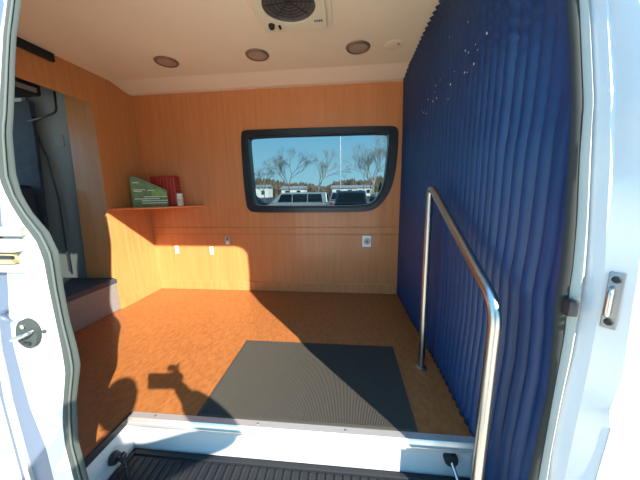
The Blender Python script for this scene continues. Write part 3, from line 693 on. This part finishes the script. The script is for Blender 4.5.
# head: egg with nose, ears, brow
hc = Vector((PX+.02, PY+.07, 1.20))
hd = new(); bmesh.ops.create_uvsphere(hd, u_segments=32, v_segments=24, radius=1)
for v in hd.verts:
    x, y, z = v.co; w2 = 1-.18*max(0,-z)**1.5
    v.co = Vector((x*.076*w2, y*.096*(1-.08*max(0,-z)), z*.118))
    fr = max(0, y)
    if fr > .5:
        nx = math.exp(-(x/.13)**2); v.co.y += .020*nx*math.exp(-((z+.18)/.16)**2) + .004*math.exp(-((z-.22)/.12)**2) + .006*math.exp(-((x)/.3)**2)*math.exp(-((z+.8)/.18)**2) - .007*math.exp(-((abs(x)-.38)/.16)**2)*math.exp(-((z-.02)/.12)**2)
    v.co += hc
join(body, hd)
for s in (-1,1):
    e = new(); bmesh.ops.create_uvsphere(e, u_segments=12, v_segments=8, radius=1, matrix=Matrix.Translation(hc+Vector((s*.077,-.005,-.008))) @ Matrix.Diagonal((.010,.018,.030,1))); join(body, e)
# hands: right hand grips the phone's right end, left hand hangs
def hand(wrist, fwd, up, side, curls, s=1):
    fwd = Vector(fwd).normalized(); up = Vector(up).normalized(); lat = fwd.cross(up).normalized()*side
    wr = Vector(wrist); pm = wr+fwd*.05
    r = skinned([wr, wr+fwd*.03, wr+fwd*.075], [(0,1),(1,2)], [(.026,.018),(.036,.014),(.038,.012)], 0, 2)
    for k, L_ in enumerate((.070,.080,.074,.058)):
        b0 = wr+fwd*.045+lat*(.027-.018*k); b1 = wr+fwd*.088+lat*(.030-.020*k)
        pts = [b0, b1]; d = fwd.copy(); a = curls
        for j in range(3):
            d = (Quaternion(lat, side*a) @ d) if True else d; pts.append(pts[-1]+d*L_*(.45,.30,.25)[j])
        join(r, skinned(pts, [(i,i+1) for i in range(4)], [.009,.0095,.0088,.008,.0065], 0, 1))
    b0 = wr+fwd*.02+lat*.02; join(r, skinned([b0, wr+fwd*.045+lat*.055, wr+fwd*.075+lat*.070-up*.01*s, wr+fwd*.098+lat*.068-up*.016*s], [(0,1),(1,2),(2,3)], [.012,.011,.010,.008], 0, 1))
    return r
join(body, hand((.150,-.050,1.050), (-.35,.75,.35), (-.9,-.35,.1), 1, .75))
join(body, hand((PX-.22,PY+.17,1.055), (.35,.1,1), (.8,-.5,-.1), -1, .3))
bo_ = obj('body', body, skin, P, 180)
for s in (-1,1):
    bm = new(); bmesh.ops.create_uvsphere(bm, u_segments=12, v_segments=10, radius=.0115, matrix=Matrix.Translation(hc+Vector((s*.030,.083,.004)))); q = obj('eye', bm, eyem, P, 180)
    bm = new(); bmesh.ops.create_uvsphere(bm, u_segments=10, v_segments=8, radius=.0055, matrix=Matrix.Translation(hc+Vector((s*.030,.0925,.003)))); obj('iris', bm, dark, q, 180)
bm = new(); bmesh.ops.create_uvsphere(bm, u_segments=14, v_segments=8, radius=1, matrix=Matrix.Translation(hc+Vector((0,.088,-.056))) @ Matrix.Diagonal((.024,.008,.007,1))); obj('mouth', bm, lip, P, 180)
bm = new(); bmesh.ops.create_uvsphere(bm, u_segments=32, v_segments=24, radius=1)
bmesh.ops.delete(bm, geom=[v for v in bm.verts if v.co.z < -.35 or (v.co.y > .35 and v.co.z < .48) or (abs(v.co.x) > .6 and v.co.y > -.1 and v.co.z < .25)], context='VERTS')
for v in bm.verts: v.co = Vector((v.co.x*.083, v.co.y*.103, v.co.z*.127)) + hc + Vector((0,0,.002))
bmesh.ops.solidify(bm, geom=bm.faces[:], thickness=.008); obj('hair', bm, hairm, P, 180)
ja = skinned([(PX,PY,.25)]+Sh[1:4]+Sh[5:8]+Sh[9:12], [(0,1),(1,2),(2,3),(2,4),(4,5),(5,6),(2,7),(7,8),(8,9)], [(.20,.135),(.165,.12),(.17,.12),.062,.080,.084,.066,.068,.056,.042]); obj('jacket', ja, jacket, P, 180)
je = skinned([Sh[0]]+Sh[13:]+[(PX,PY,.50)], [(0,1),(1,2),(2,3),(0,4),(4,5),(5,6),(0,7)], [(.16,.11),.098,.072,.058,.098,.072,.058,(.15,.105)]); obj('jeans', je, jeans, P, 180)
for s, x in ((1,PX+.12),(-1,PX-.14)):
    bm = new(); box(bm, x-.048,x+.048,PY-.09,PY+.19,GZ+.001,GZ+.085,.035,4)
    for v in bm.verts:
        if v.co.y > PY+.08: v.co.z = GZ+(v.co.z-GZ)*.72
    obj('shoe', bm, shoem, P, 180)

# ------------------------------------------------------------------ camera
Rt = Vector((0.995046,0.098462,-0.013726)); Up = Vector((-0.004376,0.181317,0.983415)); F = Vector((-0.099317,0.978483,-0.180850))
cam = bpy.data.cameras.new('camera'); co = bpy.data.objects.new('camera', cam); C.objects.link(co)
M3 = Matrix((Rt, Up, -F)).transposed(); co.matrix_world = Matrix.Translation((0,0,1.1)) @ M3.to_4x4()
cam.sensor_width = 36; cam.sensor_fit = 'HORIZONTAL'; cam.lens = 36*262.07/640; cam.clip_start = .01; cam.clip_end = 600
bpy.context.scene.camera = co
# the phone whose lens this is (wide, held landscape)
ph = thing('mobile_phone', 'black mobile phone held up landscape in the right hand', 'phone', (0,0,1.1))
ph.rotation_euler = M3.to_euler()
bm = new(); box(bm, -.056,.106,-.104,-.014,.004,.013,.003,2); q = obj('phone_case', bm, black, None); q.location = (.025,-.059,.004); q.parent = ph
bm = new(); box(bm, -.052,.102,-.100,-.018,.0128,.0138,.0); q = obj('display', bm, carglass, None); q.location = (.025,-.059,.0128); q.parent = ph

# ------------------------------------------------------------------ light
az, el = R(40.7), R(31.2)
d = Vector((-math.sin(az)*math.cos(el), math.cos(az)*math.cos(el), -math.sin(el)))
s = bpy.data.lights.new('sun','SUN'); s.energy = SUN_E; s.angle = R(.55); s.color = (1,.94,.84)
so_ = bpy.data.objects.new('sun', s); C.objects.link(so_); so_.rotation_euler = d.to_track_quat('-Z','Y').to_euler(); so_.location = -d*20
w = bpy.data.worlds.new('sky'); bpy.context.scene.world = w; w.use_nodes = True; nt = w.node_tree
bg = nt.nodes['Background']; tc = nt.nodes.new('ShaderNodeTexCoord'); sx = nt.nodes.new('ShaderNodeSeparateXYZ'); rp = nt.nodes.new('ShaderNodeValToRGB')
nt.links.new(tc.outputs['Generated'], sx.inputs[0]); nt.links.new(sx.outputs['Z'], rp.inputs[0]); nt.links.new(rp.outputs[0], bg.inputs[0])
rp.color_ramp.elements[0].position = 0; rp.color_ramp.elements[0].color = (.36,.62,.74,1)
rp.color_ramp.elements[1].position = 1; rp.color_ramp.elements[1].color = (.16,.38,.78,1)
e_ = rp.color_ramp.elements.new(.28); e_.color = (.12,.41,.68,1)
bg.inputs[1].default_value = SKY_E
sc = bpy.context.scene
sc.view_settings.view_transform = 'Standard'; sc.view_settings.look = 'None'; sc.view_settings.gamma = 1; sc.view_settings.use_curve_mapping = False
sc.view_settings.exposure = EXPO
